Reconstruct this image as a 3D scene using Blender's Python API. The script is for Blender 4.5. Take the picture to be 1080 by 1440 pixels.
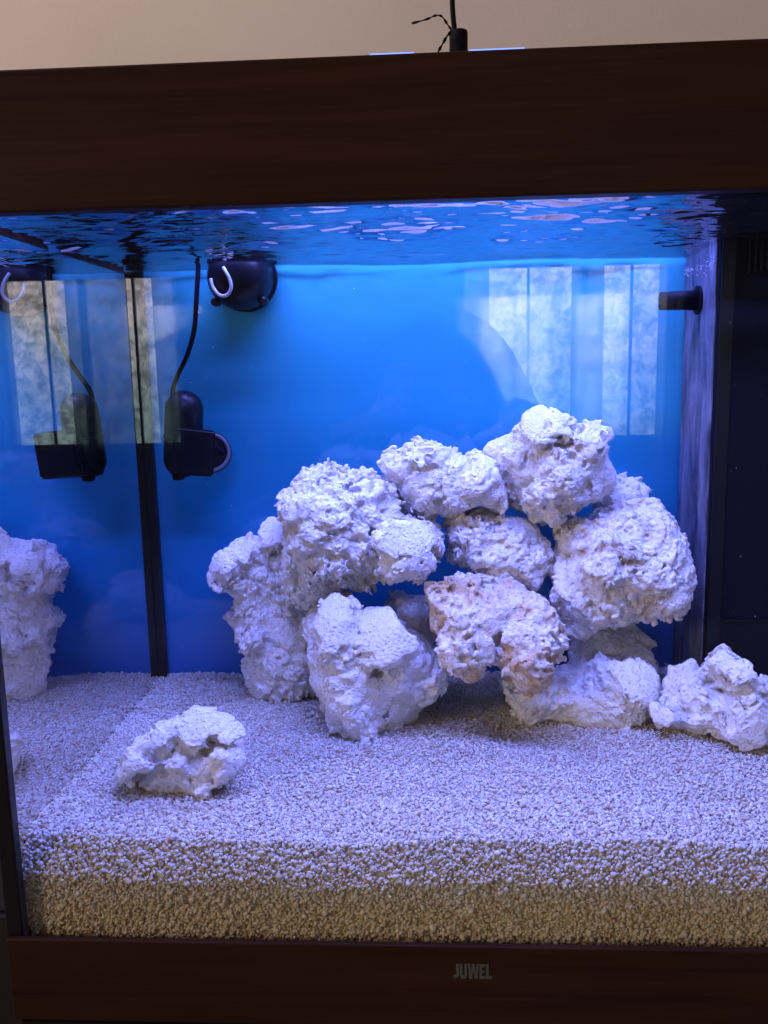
import bpy, bmesh, math, random
import numpy as np
import openvdb
from mathutils import Vector, Matrix

for o in list(bpy.data.objects):
    bpy.data.objects.remove(o, do_unlink=True)
S = bpy.context.scene
COL = S.collection
rng = np.random.default_rng(11)
random.seed(11)

# ------------------------------------------------------------------ camera
F_PX = 1216.07                       # focal length in pixels of the 1080 x 1440 photograph
CAM = np.array([0.31197, -0.55835, 0.46535])
YAW, PITCH, ROLL = 0.056, 0.161, -0.021
FWD = np.array([-math.sin(YAW) * math.cos(PITCH), math.cos(YAW) * math.cos(PITCH), -math.sin(PITCH)])
R0 = np.array([math.cos(YAW), math.sin(YAW), 0.0])
U0 = np.cross(R0, FWD)
RIGHT = math.cos(ROLL) * R0 + math.sin(ROLL) * U0
UP = -math.sin(ROLL) * R0 + math.cos(ROLL) * U0
cam_d = bpy.data.cameras.new('camera')
cam = bpy.data.objects.new('camera', cam_d)
COL.objects.link(cam)
cam_d.sensor_fit = 'VERTICAL'
cam_d.sensor_height = 36.0
cam_d.sensor_width = 27.0
cam_d.lens = 36.0 * F_PX / 1440.0
cam_d.clip_start = 0.01
cam_d.clip_end = 100
B = -FWD
cam.matrix_world = Matrix(((RIGHT[0], UP[0], B[0], CAM[0]), (RIGHT[1], UP[1], B[1], CAM[1]),
                           (RIGHT[2], UP[2], B[2], CAM[2]), (0, 0, 0, 1)))
S.camera = cam

# ------------------------------------------------------------------ world, exposure
W = bpy.data.worlds.new('World')
S.world = W
W.use_nodes = True
bg = W.node_tree.nodes['Background']
bg.inputs[0].default_value = (0.95, 0.80, 0.74, 1)     # dim evening room light
bg.inputs[1].default_value = 0.09
S.view_settings.view_transform = 'Standard'
S.view_settings.look = 'None'
S.view_settings.exposure = 0
S.view_settings.gamma = 1
S.cycles.use_denoising = True
S.cycles.max_bounces = 14
S.cycles.diffuse_bounces = 4
S.cycles.glossy_bounces = 8
S.cycles.transparent_max_bounces = 24
S.cycles.sample_clamp_indirect = 4.0

LAMP_COLOR = (0.170, 0.218, 1.0)
LAMP_POWER = (8.0, 4.5)               # front and rear tube of the hood light, watts
WINDOW_STRENGTH = 10.0
rl = bpy.data.lights.new('room_fill', 'AREA')          # soft warm fill added without a fixture, up and left behind the camera
rl.shape = 'DISK'
rl.size = 0.7
rl.energy = 27
rl.color = (1.0, 0.83, 0.68)
rlo = bpy.data.objects.new('room_fill', rl)
COL.objects.link(rlo)
rlo.location = (-2.3, -1.8, 1.05)
wl_ = bpy.data.lights.new('wall_fill', 'AREA')         # warm fill added to brighten the wall behind the tank, no fixture
wl_.shape = 'DISK'
wl_.size = 0.4
wl_.energy = 8
wl_.color = (1.0, 0.76, 0.68)
wlo = bpy.data.objects.new('wall_fill', wl_)
COL.objects.link(wlo)
wlo.location = (-0.55, -0.15, 2.0)
wlo.rotation_euler = (Vector((-0.1, 0.56, 0.9)) - Vector(wlo.location)).to_track_quat('-Z', 'Y').to_euler()
rlo.rotation_euler = (Vector((0.35, 0.2, 0.45)) - Vector(rlo.location)).to_track_quat('-Z', 'Y').to_euler()


def at(u, v, Y):
    """world point where the view ray of photograph pixel (u, v) meets the plane y = Y"""
    d = FWD * F_PX + RIGHT * (u - 540) - UP * (v - 720)
    return CAM + d * (Y - CAM[1]) / d[1]


def px(Y):
    """metres per photograph pixel at depth plane Y"""
    return (Y - CAM[1]) / F_PX


# ------------------------------------------------------------------ helpers
def tag(o, label=None, cat=None, group=None, kind=None):
    if label: o['label'] = label
    if cat: o['category'] = cat
    if group: o['group'] = group
    if kind: o['kind'] = kind
    return o


def empty(name, loc=(0, 0, 0)):
    o = bpy.data.objects.new(name, None)
    COL.objects.link(o)
    o.location = loc
    o.empty_display_size = 0.02
    return o


def link(name, me, mats, parent=None, smooth=False):
    o = bpy.data.objects.new(name, me)
    COL.objects.link(o)
    for m in (mats if isinstance(mats, (list, tuple)) else [mats]):
        me.materials.append(m)
    if parent is not None:
        o.parent = parent
        o.matrix_parent_inverse = Matrix.Translation(parent.matrix_world.translation).inverted() if False else Matrix()
    if smooth:
        me.polygons.foreach_set('use_smooth', [True] * len(me.polygons))
    return o


def from_bm(name, bm, mats, parent=None, smooth=False):
    bmesh.ops.recalc_face_normals(bm, faces=bm.faces)
    me = bpy.data.meshes.new(name)
    bm.to_mesh(me)
    bm.free()
    return link(name, me, mats, parent, smooth)


def add_box(bm, lo, hi, bevel=0.0, seg=2):
    r = bmesh.ops.create_cube(bm, size=1)
    vs = r['verts']
    c = [(a + b) / 2 for a, b in zip(lo, hi)]
    s = [b - a for a, b in zip(lo, hi)]
    for v in vs:
        v.co = Vector((c[i] + v.co[i] * s[i] for i in range(3)))
    if bevel:
        es = list({e for v in vs for e in v.link_edges})
        bmesh.ops.bevel(bm, geom=es, offset=bevel, segments=seg, affect='EDGES', profile=0.5)


def box(name, lo, hi, mat, parent=None, bevel=0.0):
    bm = bmesh.new()
    add_box(bm, lo, hi, bevel)
    return from_bm(name, bm, mat, parent)


def add_cyl(bm, p0, p1, r0, r1=None, n=32, caps=True):
    p0, p1 = Vector(p0), Vector(p1)
    r1 = r0 if r1 is None else r1
    ax = (p1 - p0).normalized()
    a = ax.orthogonal().normalized()
    b = ax.cross(a)
    ra, rb = [], []
    for i in range(n):
        t = 2 * math.pi * i / n
        d = a * math.cos(t) + b * math.sin(t)
        ra.append(bm.verts.new(p0 + d * r0))
        rb.append(bm.verts.new(p1 + d * r1))
    for i in range(n):
        bm.faces.new((ra[i], ra[(i + 1) % n], rb[(i + 1) % n], rb[i]))
    if caps:
        bm.faces.new(ra)
        bm.faces.new(rb)


def spline(pts, n=12):
    """Catmull-Rom through the points"""
    P = [Vector(p) for p in pts]
    P = [P[0] * 2 - P[1]] + P + [P[-1] * 2 - P[-2]]
    out = []
    for i in range(1, len(P) - 2):
        for k in range(n):
            t = k / n
            out.append(0.5 * ((2 * P[i]) + (P[i + 1] - P[i - 1]) * t + (2 * P[i - 1] - 5 * P[i] + 4 * P[i + 1] - P[i + 2]) * t * t
                              + (3 * P[i] - P[i - 1] - 3 * P[i + 1] + P[i + 2]) * t ** 3))
    out.append(P[-2])
    return out


def tube(name, pts, radius, mat, parent=None, n=12, flat=1.0, radii=None):
    bm = bmesh.new()
    rings = []
    ref = None
    for i, p in enumerate(pts):
        d = (pts[min(i + 1, len(pts) - 1)] - pts[max(i - 1, 0)]).normalized()
        if ref is None:
            ref = d.orthogonal().normalized()
        a = (ref - d * ref.dot(d)).normalized()
        ref = a
        b = d.cross(a)
        r = radius if radii is None else radii[i]
        rings.append([bm.verts.new(p + a * (math.cos(2 * math.pi * k / n) * r) + b * (math.sin(2 * math.pi * k / n) * r * flat)) for k in range(n)])
    for A, Bq in zip(rings, rings[1:]):
        for k in range(n):
            bm.faces.new((A[k], A[(k + 1) % n], Bq[(k + 1) % n], Bq[k]))
    bm.faces.new(rings[0])
    bm.faces.new(rings[-1])
    return from_bm(name, bm, mat, parent, smooth=True)


def lathe_bm(bm, prof, origin, axis, n=40):
    """prof: list of (radius, height along axis)"""
    ax = Vector(axis).normalized()
    a = ax.orthogonal().normalized()
    b = ax.cross(a)
    O = Vector(origin)
    rings = []
    for r, h in prof:
        if r < 1e-6:
            rings.append([bm.verts.new(O + ax * h)])
        else:
            rings.append([bm.verts.new(O + ax * h + (a * math.cos(2 * math.pi * k / n) + b * math.sin(2 * math.pi * k / n)) * r) for k in range(n)])
    for A, Bq in zip(rings, rings[1:]):
        for k in range(n):
            k2 = (k + 1) % n
            if len(A) == 1 and len(Bq) == 1:
                continue
            if len(A) == 1:
                bm.faces.new((A[0], Bq[k], Bq[k2]))
            elif len(Bq) == 1:
                bm.faces.new((A[k], A[k2], Bq[0]))
            else:
                bm.faces.new((A[k], A[k2], Bq[k2], Bq[k]))


# ------------------------------------------------------------------ materials
def mat(name):
    m = bpy.data.materials.new(name)
    m.use_nodes = True
    nt = m.node_tree
    return m, nt, nt.nodes['Principled BSDF'], nt.nodes['Material Output']


def N(nt, t, **kw):
    n = nt.nodes.new(t)
    for k, v in kw.items():
        if k.startswith('i_'):
            n.inputs[k[2:].replace('_', ' ')].default_value = v
        else:
            setattr(n, k, v)
    return n


def ramp(nt, stops, src=None):
    r = nt.nodes.new('ShaderNodeValToRGB')
    el = r.color_ramp.elements
    while len(el) > 1:
        el.remove(el[-1])
    el[0].position, el[0].color = stops[0][0], (*stops[0][1], 1)
    for p, c in stops[1:]:
        e = el.new(p)
        e.color = (*c, 1)
    if src is not None:
        nt.links.new(src, r.inputs[0])
    return r


def coords(nt, scale=(1, 1, 1), kind='Object'):
    tc = nt.nodes.new('ShaderNodeTexCoord')
    mp = nt.nodes.new('ShaderNodeMapping')
    mp.inputs['Scale'].default_value = scale
    nt.links.new(tc.outputs[kind], mp.inputs[0])
    return mp.outputs[0]


def noise(nt, vec, scale, detail=6, rough=0.6, dist=0.0):
    n = nt.nodes.new('ShaderNodeTexNoise')
    n.inputs['Scale'].default_value = scale
    n.inputs['Detail'].default_value = detail
    n.inputs['Roughness'].default_value = rough
    n.inputs['Distortion'].default_value = dist
    nt.links.new(vec, n.inputs['Vector'])
    return n.outputs['Fac']


def mixc(nt, fac, a, b, blend='MIX'):
    m = nt.nodes.new('ShaderNodeMix')
    m.data_type = 'RGBA'
    m.blend_type = blend
    for s, v in ((0, fac), (6, a), (7, b)):
        if isinstance(v, (int, float)):
            m.inputs[s].default_value = v
        elif isinstance(v, tuple):
            m.inputs[s].default_value = (*v, 1)
        else:
            nt.links.new(v, m.inputs[s])
    return m.outputs[2]


def plain(name, col, rough=0.5, spec=0.5, bump=0.0, bscale=800, vary=0.15):
    m, nt, p, _ = mat(name)
    v = coords(nt)
    f = noise(nt, v, bscale * 0.1, 5)
    lo = tuple(c * (1 - vary) for c in col)
    hi = tuple(min(1, c * (1 + vary)) for c in col)
    r = ramp(nt, [(0.3, lo), (0.7, hi)], f)
    nt.links.new(r.outputs[0], p.inputs['Base Color'])
    p.inputs['Roughness'].default_value = rough
    p.inputs['Specular IOR Level'].default_value = spec
    if bump:
        b = N(nt, 'ShaderNodeBump', i_Strength=bump, i_Distance=0.001)
        nt.links.new(noise(nt, v, bscale, 3), b.inputs['Height'])
        nt.links.new(b.outputs[0], p.inputs['Normal'])
    return m


def wood_mat(name, dark, light, rough=0.42):
    m, nt, p, _ = mat(name)
    v = coords(nt, (1.2, 8, 22))
    f1 = noise(nt, v, 3.0, 8, 0.62, 0.6)
    v2 = coords(nt, (3, 60, 160))
    f2 = noise(nt, v2, 4.0, 6, 0.6)
    add = N(nt, 'ShaderNodeMath', operation='MULTIPLY_ADD')
    nt.links.new(f2, add.inputs[0])
    add.inputs[1].default_value = 0.45
    nt.links.new(f1, add.inputs[2])
    r = ramp(nt, [(0.45, dark), (0.95, light)], add.outputs[0])
    nt.links.new(r.outputs[0], p.inputs['Base Color'])
    p.inputs['Roughness'].default_value = rough
    p.inputs['Specular IOR Level'].default_value = 0.07
    b = N(nt, 'ShaderNodeBump', i_Strength=0.25, i_Distance=0.0006)
    nt.links.new(f2, b.inputs['Height'])
    nt.links.new(b.outputs[0], p.inputs['Normal'])
    return m


def glass_face(name, ior, tint=(1, 1, 1), rough=0.0):
    """outer skin of a pane or the water: clear where light passes, mirror by Fresnel (total reflection from within)"""
    m, nt, p, out = mat(name)
    nt.nodes.remove(p)
    fr = N(nt, 'ShaderNodeFresnel', i_IOR=ior)
    tr = N(nt, 'ShaderNodeBsdfTransparent')
    tr.inputs[0].default_value = (*tint, 1)
    gl = N(nt, 'ShaderNodeBsdfGlossy')
    gl.inputs['Roughness'].default_value = rough
    mx = nt.nodes.new('ShaderNodeMixShader')
    nt.links.new(fr.outputs[0], mx.inputs[0])
    nt.links.new(tr.outputs[0], mx.inputs[1])
    nt.links.new(gl.outputs[0], mx.inputs[2])
    nt.links.new(mx.outputs[0], out.inputs[0])
    return m


def front_glass(name):
    """dry face of the front pane: weak mirror by facing angle, the same from both sides"""
    m, nt, p, out = mat(name)
    nt.nodes.remove(p)
    lw = N(nt, 'ShaderNodeLayerWeight', i_Blend=0.5)
    pw = N(nt, 'ShaderNodeMath', operation='POWER')
    nt.links.new(lw.outputs['Facing'], pw.inputs[0])
    pw.inputs[1].default_value = 5.0
    ma = N(nt, 'ShaderNodeMath', operation='MULTIPLY_ADD')
    nt.links.new(pw.outputs[0], ma.inputs[0])
    ma.inputs[1].default_value = 0.95
    ma.inputs[2].default_value = 0.045
    tr = N(nt, 'ShaderNodeBsdfTransparent')
    gl = N(nt, 'ShaderNodeBsdfGlossy')
    gl.inputs['Roughness'].default_value = 0.009
    mx = nt.nodes.new('ShaderNodeMixShader')
    nt.links.new(ma.outputs[0], mx.inputs[0])
    nt.links.new(tr.outputs[0], mx.inputs[1])
    nt.links.new(gl.outputs[0], mx.inputs[2])
    nt.links.new(mx.outputs[0], out.inputs[0])
    return m


def clear_face(name, tint=(1, 1, 1)):
    m, nt, p, out = mat(name)
    nt.nodes.remove(p)
    tr = N(nt, 'ShaderNodeBsdfTransparent')
    tr.inputs[0].default_value = (*tint, 1)
    nt.links.new(tr.outputs[0], out.inputs[0])
    return m


M = {}
M['wood'] = wood_mat('walnut_foil', (0.027, 0.0098, 0.0064), (0.058, 0.0220, 0.0140))
M['wood_red'] = wood_mat('reddish_walnut_foil', (0.05, 0.016, 0.009), (0.13, 0.045, 0.025))
M['glass'] = glass_face('glass_outer_skin', 1.5)
M['front_glass'] = front_glass('front_glass_skin')
M['clear'] = clear_face('glass_wet_side')
M['water'] = glass_face('water_surface_skin', 1.33)
M['silicone'] = plain('black_silicone', (0.006, 0.006, 0.008), 0.35, 0.4)
M['black'] = plain('black_plastic', (0.004, 0.0045, 0.011), 0.6, 0.10, 0.1)
M['navy'] = plain('dark_plastic', (0.005, 0.005, 0.009), 0.38, 0.25)
M['ring'] = plain('dull_grey_plastic', (0.16, 0.16, 0.20), 0.4, 0.4)
M['pale'] = plain('pale_grey_plastic', (0.55, 0.55, 0.58), 0.4, 0.5)
M['logo'] = plain('brushed_grey_lettering', (0.11, 0.10, 0.095), 0.4)
M['cable'] = plain('black_rubber_cable', (0.004, 0.004, 0.009), 0.6, 0.15)
M['dark_grey'] = plain('dark_grey_paint', (0.030, 0.028, 0.032), 0.7)
M['dark_base'] = plain('dark_red_brown_paint', (0.012, 0.005, 0.007), 0.6)
M['white_in'] = plain('white_hood_lining', (0.5, 0.5, 0.5), 0.6)


def wall_mat():
    m, nt, p, _ = mat('beige_wall_paint')
    v = coords(nt)
    r = ramp(nt, [(0.35, (0.80, 0.69, 0.67)), (0.65, (0.86, 0.75, 0.73))], noise(nt, v, 3.0, 8, 0.6))
    nt.links.new(r.outputs[0], p.inputs['Base Color'])
    p.inputs['Roughness'].default_value = 0.9
    b = N(nt, 'ShaderNodeBump', i_Strength=0.35, i_Distance=0.0015)
    nt.links.new(noise(nt, v, 260, 5, 0.65), b.inputs['Height'])
    nt.links.new(b.outputs[0], p.inputs['Normal'])
    return m


M['wall'] = wall_mat()


def film_mat():
    m, nt, p, _ = mat('blue_background_film')
    tc = nt.nodes.new('ShaderNodeTexCoord')
    sp = nt.nodes.new('ShaderNodeSeparateXYZ')
    nt.links.new(tc.outputs['Object'], sp.inputs[0])
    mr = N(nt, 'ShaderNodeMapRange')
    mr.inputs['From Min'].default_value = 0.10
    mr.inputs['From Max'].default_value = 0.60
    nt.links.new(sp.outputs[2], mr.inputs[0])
    r = ramp(nt, [(0.0, (0.012, 0.12, 0.42)), (0.45, (0.014, 0.26, 0.46)), (1.0, (0.060, 0.44, 0.47))], mr.outputs[0])  # printed gradient; the milky haze near the top is put into its colour
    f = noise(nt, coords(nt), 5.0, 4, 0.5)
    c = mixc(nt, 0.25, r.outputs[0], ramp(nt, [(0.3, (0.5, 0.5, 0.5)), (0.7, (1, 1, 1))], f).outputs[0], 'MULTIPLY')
    nt.links.new(c, p.inputs['Base Color'])
    p.inputs['Roughness'].default_value = 0.05
    p.inputs['Specular IOR Level'].default_value = 0.6
    return m


M['film'] = film_mat()


def rock_mat(name, white, stain, amount, brown=None, blo=0.47):
    """chalky reef rock; stain and brown are patches of the rock's own colour"""
    m, nt, p, _ = mat(name)
    v = coords(nt)
    f = noise(nt, v, 26, 8, 0.68, 0.4)
    c = mixc(nt, ramp(nt, [(0.50 - amount * 0.18, (0, 0, 0)), (0.74, (1, 1, 1))], f).outputs[0], white, stain)
    f2 = noise(nt, v, 180, 5, 0.7)
    c = mixc(nt, ramp(nt, [(0.56, (0, 0, 0)), (0.72, (0.55, 0.55, 0.55))], f2).outputs[0], c, tuple(s * 0.85 for s in stain))
    if brown:
        f3 = noise(nt, v, 20, 9, 0.72, 0.8)
        c = mixc(nt, ramp(nt, [(blo, (0, 0, 0)), (blo + 0.09, (1, 1, 1))], f3).outputs[0], c, brown)
    # small dark specks where the stone is open
    vo = N(nt, 'ShaderNodeTexVoronoi', i_Scale=210.0)
    nt.links.new(v, vo.inputs['Vector'])
    sp = ramp(nt, [(0.10, (1, 1, 1)), (0.16, (0, 0, 0))], vo.outputs['Distance'])
    gate = ramp(nt, [(0.55, (0, 0, 0)), (0.62, (1, 1, 1))], noise(nt, v, 40, 3))
    mm = N(nt, 'ShaderNodeMath', operation='MULTIPLY')
    nt.links.new(sp.outputs[0], mm.inputs[0])
    nt.links.new(gate.outputs[0], mm.inputs[1])
    c = mixc(nt, mm.outputs[0], c, (0.20, 0.16, 0.13))
    nt.links.new(c, p.inputs['Base Color'])
    p.inputs['Roughness'].default_value = 0.95
    p.inputs['Specular IOR Level'].default_value = 0.15
    b1 = N(nt, 'ShaderNodeBump', i_Strength=0.85, i_Distance=0.0013)
    nt.links.new(noise(nt, v, 330, 8, 0.75), b1.inputs['Height'])
    b2 = N(nt, 'ShaderNodeBump', i_Strength=0.8, i_Distance=0.0012)
    nt.links.new(vo.outputs['Distance'], b2.inputs['Height'])
    nt.links.new(b1.outputs[0], b2.inputs['Normal'])
    vp = N(nt, 'ShaderNodeTexVoronoi', i_Scale=340.0)
    nt.links.new(v, vp.inputs['Vector'])
    pore = ramp(nt, [(0.12, (0, 0, 0)), (0.42, (1, 1, 1))], vp.outputs['Distance'])
    gp = ramp(nt, [(0.38, (1, 1, 1)), (0.52, (0, 0, 0))], noise(nt, v, 70, 4))
    mx_ = N(nt, 'ShaderNodeMath', operation='MAXIMUM')
    nt.links.new(pore.outputs[0], mx_.inputs[0])
    nt.links.new(gp.outputs[0], mx_.inputs[1])
    b3 = N(nt, 'ShaderNodeBump', i_Strength=0.85, i_Distance=0.0013)
    nt.links.new(mx_.outputs[0], b3.inputs['Height'])
    nt.links.new(b2.outputs[0], b3.inputs['Normal'])
    nt.links.new(b3.outputs[0], p.inputs['Normal'])
    return m


M['rock'] = rock_mat('white_reef_rock', (0.93, 0.88, 0.85), (0.80, 0.73, 0.66), 0.30)
M['rock_stain'] = rock_mat('stained_reef_rock', (0.92, 0.87, 0.83), (0.76, 0.67, 0.56), 0.4, (0.46, 0.34, 0.20), 0.55)
M['rock_tan'] = rock_mat('rust_patched_reef_rock', (0.90, 0.83, 0.77), (0.70, 0.56, 0.40), 0.7, (0.60, 0.41, 0.22), 0.47)


def sand_mat():
    m, nt, p, _ = mat('coral_sand')
    g = N(nt, 'ShaderNodeNewGeometry')
    r = ramp(nt, [(0.0, (0.40, 0.27, 0.15)), (0.07, (0.58, 0.47, 0.33)), (0.4, (0.68, 0.62, 0.52)), (1.0, (0.80, 0.77, 0.70))],
             g.outputs['Random Per Island'])
    f = noise(nt, coords(nt), 900, 3)
    c = mixc(nt, 0.35, r.outputs[0], ramp(nt, [(0.3, (0.62, 0.55, 0.45)), (0.6, (1, 1, 1))], f).outputs[0], 'MULTIPLY')
    tc = nt.nodes.new('ShaderNodeTexCoord')
    sx_ = nt.nodes.new('ShaderNodeSeparateXYZ')
    nt.links.new(tc.outputs['Object'], sx_.inputs[0])
    ma = N(nt, 'ShaderNodeMath', operation='MULTIPLY_ADD')
    nt.links.new(noise(nt, coords(nt), 30, 5), ma.inputs[0])
    ma.inputs[1].default_value = 0.03
    nt.links.new(sx_.outputs[2], ma.inputs[2])
    low_tint = ramp(nt, [(0.095, (1.0, 0.87, 0.64)), (0.130, (1, 1, 1))], ma.outputs[0])      # more golden towards the bottom
    c = mixc(nt, 1.0, c, low_tint.outputs[0], 'MULTIPLY')
    nt.links.new(c, p.inputs['Base Color'])
    p.inputs['Roughness'].default_value = 0.8
    p.inputs['Specular IOR Level'].default_value = 0.25
    return m


M['sand'] = sand_mat()

# ------------------------------------------------------------------ the room that shows
wall_y = 0.56
tag(box('wall', (-3.0, wall_y, -0.75), (3.0, wall_y + 0.1, 2.2), M['wall']), kind='structure')

# the tank: x = 0 is its left end, y = 0 the front of its glass, z = 0 the foot of its base trim
TW, TD = 0.71, 0.352                  # width, depth to the back glass as it appears through the water
Z_TRIM, Z_HOOD, Z_TOP = 0.065, 0.5672, 0.650
Z_SAND, Z_WATER = 0.1350, 0.5722

tank = tag(empty('aquarium', (0, 0, 0)), 'glass aquarium with dark walnut hood and base trim, lit blue inside', 'aquarium')


def pane(name, lo, hi, outer_axis, outer_sign, skin='glass'):
    """glass slab; only the dry outer face mirrors, the wet faces are index-matched"""
    bm = bmesh.new()
    add_box(bm, lo, hi)
    bmesh.ops.recalc_face_normals(bm, faces=bm.faces)
    for f in bm.faces:
        f.material_index = 0 if f.normal[outer_axis] * outer_sign > 0.5 else 1
    me = bpy.data.meshes.new(name)
    bm.to_mesh(me)
    bm.free()
    return link(name, me, [M[skin], M['clear']], tank)


pane('front_pane', (0.0005, 0.0, 0.055), (TW - 0.0005, 0.008, 0.585), 1, -1, 'front_glass')
pane('side_pane', (0.0081, 0.0083, 0.055), (0.0092, TD, 0.585), 0, -1)
pane('side_pane', (TW - 0.0085, 0.0083, 0.055), (TW - 0.0005, TD, 0.585), 0, 1)
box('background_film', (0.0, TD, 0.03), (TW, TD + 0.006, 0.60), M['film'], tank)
box('bottom_plate', (0.002, 0.0085, 0.05), (TW - 0.002, TD - 0.001, 0.056), M['black'], tank)


def seam(lo, hi):
    return box('silicone_seam', lo, hi, M['silicone'], tank, 0.0012)


seam((-0.0012, -0.0012, 0.060), (0.0108, 0.0085, 0.59))                 # front left corner
seam((0.0078, TD - 0.010, 0.056), (0.0172, TD - 0.0005, 0.585))         # back left corner, inside
seam((TW - 0.0108, -0.0012, 0.060), (TW + 0.0012, 0.0085, 0.59))

# base trim with the lettering
trim = box('base_trim', (0, 0, 0), (TW, 0.0048, Z_TRIM), M['wood'], tank, 0.0012)
for v in trim.data.vertices:
    v.co.y -= 0.0052
box('trim_end', (0.0002, -0.0003, 0.0002), (0.012, TD + 0.02, Z_TRIM - 0.0002), M['wood'], trim)
box('trim_end', (TW - 0.012, -0.0003, 0.0002), (TW - 0.0002, TD + 0.02, Z_TRIM - 0.0002), M['wood'], trim)

LET = {
    'J': [[(0.10, 0), (0.42, 0.05), (0.62, 0.2), (0.62, 1), (0.30, 1), (0.30, 0.28), (0.22, 0.2), (0.0, 0.2)]],
    'U': [[(0, 1), (0, 0.16), (0.16, 0), (0.56, 0), (0.72, 0.16), (0.72, 1), (0.46, 1), (0.46, 0.2), (0.26, 0.2), (0.26, 1)]],
    'W': [[(0, 1), (0.14, 0), (0.42, 0), (0.55, 0.62), (0.68, 0), (0.96, 0), (1.1, 1), (0.85, 1), (0.78, 0.42), (0.68, 1), (0.42, 1), (0.32, 0.42), (0.25, 1)]],
    'E': [[(0, 0), (0.62, 0), (0.62, 0.19), (0.27, 0.19), (0.27, 0.41), (0.54, 0.41), (0.54, 0.59), (0.27, 0.59), (0.27, 0.81), (0.6, 0.81), (0.6, 1), (0, 1)]],
    'L': [[(0, 0), (0.62, 0), (0.62, 0.19), (0.28, 0.19), (0.28, 1), (0, 1)]],
}
a, b = at(637, 1353, -0.0052), at(692, 1378, -0.0052)
Hh = 0.0112
adv = {'J': 0.70, 'U': 0.80, 'W': 1.15, 'E': 0.67, 'L': 0.62}
tot = sum(adv.values())
sx = (b[0] - a[0]) / tot
x0 = a[0]
z0 = (a[2] + b[2]) / 2 - Hh / 2
for ch in 'JUWEL':
    bm = bmesh.new()
    for poly in LET[ch]:
        f = bm.faces.new([bm.verts.new((x0 + p[0] * sx, -0.0051, z0 + p[1] * Hh)) for p in poly])
        r = bmesh.ops.extrude_face_region(bm, geom=[f])
        for v in r['geom']:
            if isinstance(v, bmesh.types.BMVert):
                v.co.y -= 0.0007
    from_bm('logo_letter', bm, M['logo'], trim)
    x0 += adv[ch] * sx

# hood: front board, ends, lid, lined inside
hood = box('hood_board', (-0.002, -0.0135, Z_HOOD), (TW + 0.002, 0.0, Z_TOP), M['wood'], tank, 0.0015)
box('hood_end', (-0.002, 0.0002, Z_HOOD), (0.010, TD + 0.05, Z_TOP - 0.001), M['wood'], hood)
box('hood_end', (TW - 0.010, 0.0002, Z_HOOD), (TW + 0.002, TD + 0.05, Z_TOP - 0.001), M['wood'], hood)
box('hood_back', (0.0105, TD + 0.02, Z_HOOD), (TW - 0.0105, TD + 0.05, Z_TOP - 0.002), M['black'], hood)
box('lid', (0.0105, 0.012, Z_TOP - 0.006), (TW - 0.0105, TD + 0.0195, Z_TOP + 0.0006), M['black'], hood, 0.0004)


# hood light: two tubes in one fitting
def light_tube(y, power):
    t = tag(empty('light_tube', (TW / 2, y, 0.634)), 'blue white light tube under the hood lid, ' + ('along the front glass' if y < 0.12 else 'towards the back film'), 'lamp', 'hood light tubes')
    bm = bmesh.new()
    add_box(bm, (-0.30, -0.018, 0.0), (0.30, 0.018, 0.008), 0.002)
    from_bm('housing', bm, M['white_in'], t)
    ld = bpy.data.lights.new('tube_light', 'AREA')
    ld.shape = 'RECTANGLE'
    ld.size, ld.size_y = 0.58, 0.03
    ld.energy = power
    ld.color = LAMP_COLOR
    lo = bpy.data.objects.new('tube_glow', ld)
    COL.objects.link(lo)
    lo.parent = t
    lo.location = (0, 0, -0.002)


light_tube(0.050, LAMP_POWER[0])
light_tube(0.285, LAMP_POWER[1])

# ------------------------------------------------------------------ noise volumes (periodic)
def spectral(n, lo, hi, p):
    k = np.fft.fftfreq(n) * n
    K = np.sqrt(k[:, None, None] ** 2 + k[None, :, None] ** 2 + k[None, None, :] ** 2)
    amp = np.where((K >= lo) & (K <= hi), 1.0 / np.maximum(K, 1) ** p, 0)
    v = np.fft.ifftn(np.fft.fftn(rng.standard_normal((n, n, n))) * amp).real
    return (v / v.std()).astype(np.float32)


def worley(n, cells):
    pts = rng.random((cells, cells, cells, 3))
    g = (np.arange(n) + 0.5) / n * cells
    ci = np.floor(g).astype(int)
    F1 = np.full((n, n, n), 9.0)
    for dx in (-1, 0, 1):
        for dy in (-1, 0, 1):
            for dz in (-1, 0, 1):
                ix, iy, iz = (ci + dx), (ci + dy), (ci + dz)
                P = pts[(ix % cells)[:, None, None], (iy % cells)[None, :, None], (iz % cells)[None, None, :]]
                d = ((P[..., 0] + ix[:, None, None] - g[:, None, None]) ** 2 + (P[..., 1] + iy[None, :, None] - g[None, :, None]) ** 2
                     + (P[..., 2] + iz[None, None, :] - g[None, None, :]) ** 2)
                F1 = np.minimum(F1, d)
    return np.sqrt(F1).astype(np.float32)


FBM = spectral(64, 2, 30, 2.6)
FINE = spectral(64, 3, 24, 1.9)
WOR = worley(80, 8)                    # one cell = 10 voxels


def sample(vol, P):
    n = vol.shape[0]
    i = np.floor(P).astype(np.int64)
    f = (P - i).astype(np.float32)
    i0, i1 = i % n, (i + 1) % n
    x, y, z = f[:, 0], f[:, 1], f[:, 2]
    c = lambda a, b, d: vol[(i1 if a else i0)[:, 0], (i1 if b else i0)[:, 1], (i1 if d else i0)[:, 2]]
    c00 = c(0, 0, 0) * (1 - x) + c(1, 0, 0) * x
    c10 = c(0, 1, 0) * (1 - x) + c(1, 1, 0) * x
    c01 = c(0, 0, 1) * (1 - x) + c(1, 0, 1) * x
    c11 = c(0, 1, 1) * (1 - x) + c(1, 1, 1) * x
    return (c00 * (1 - y) + c10 * y) * (1 - z) + (c01 * (1 - y) + c11 * y) * z


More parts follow.
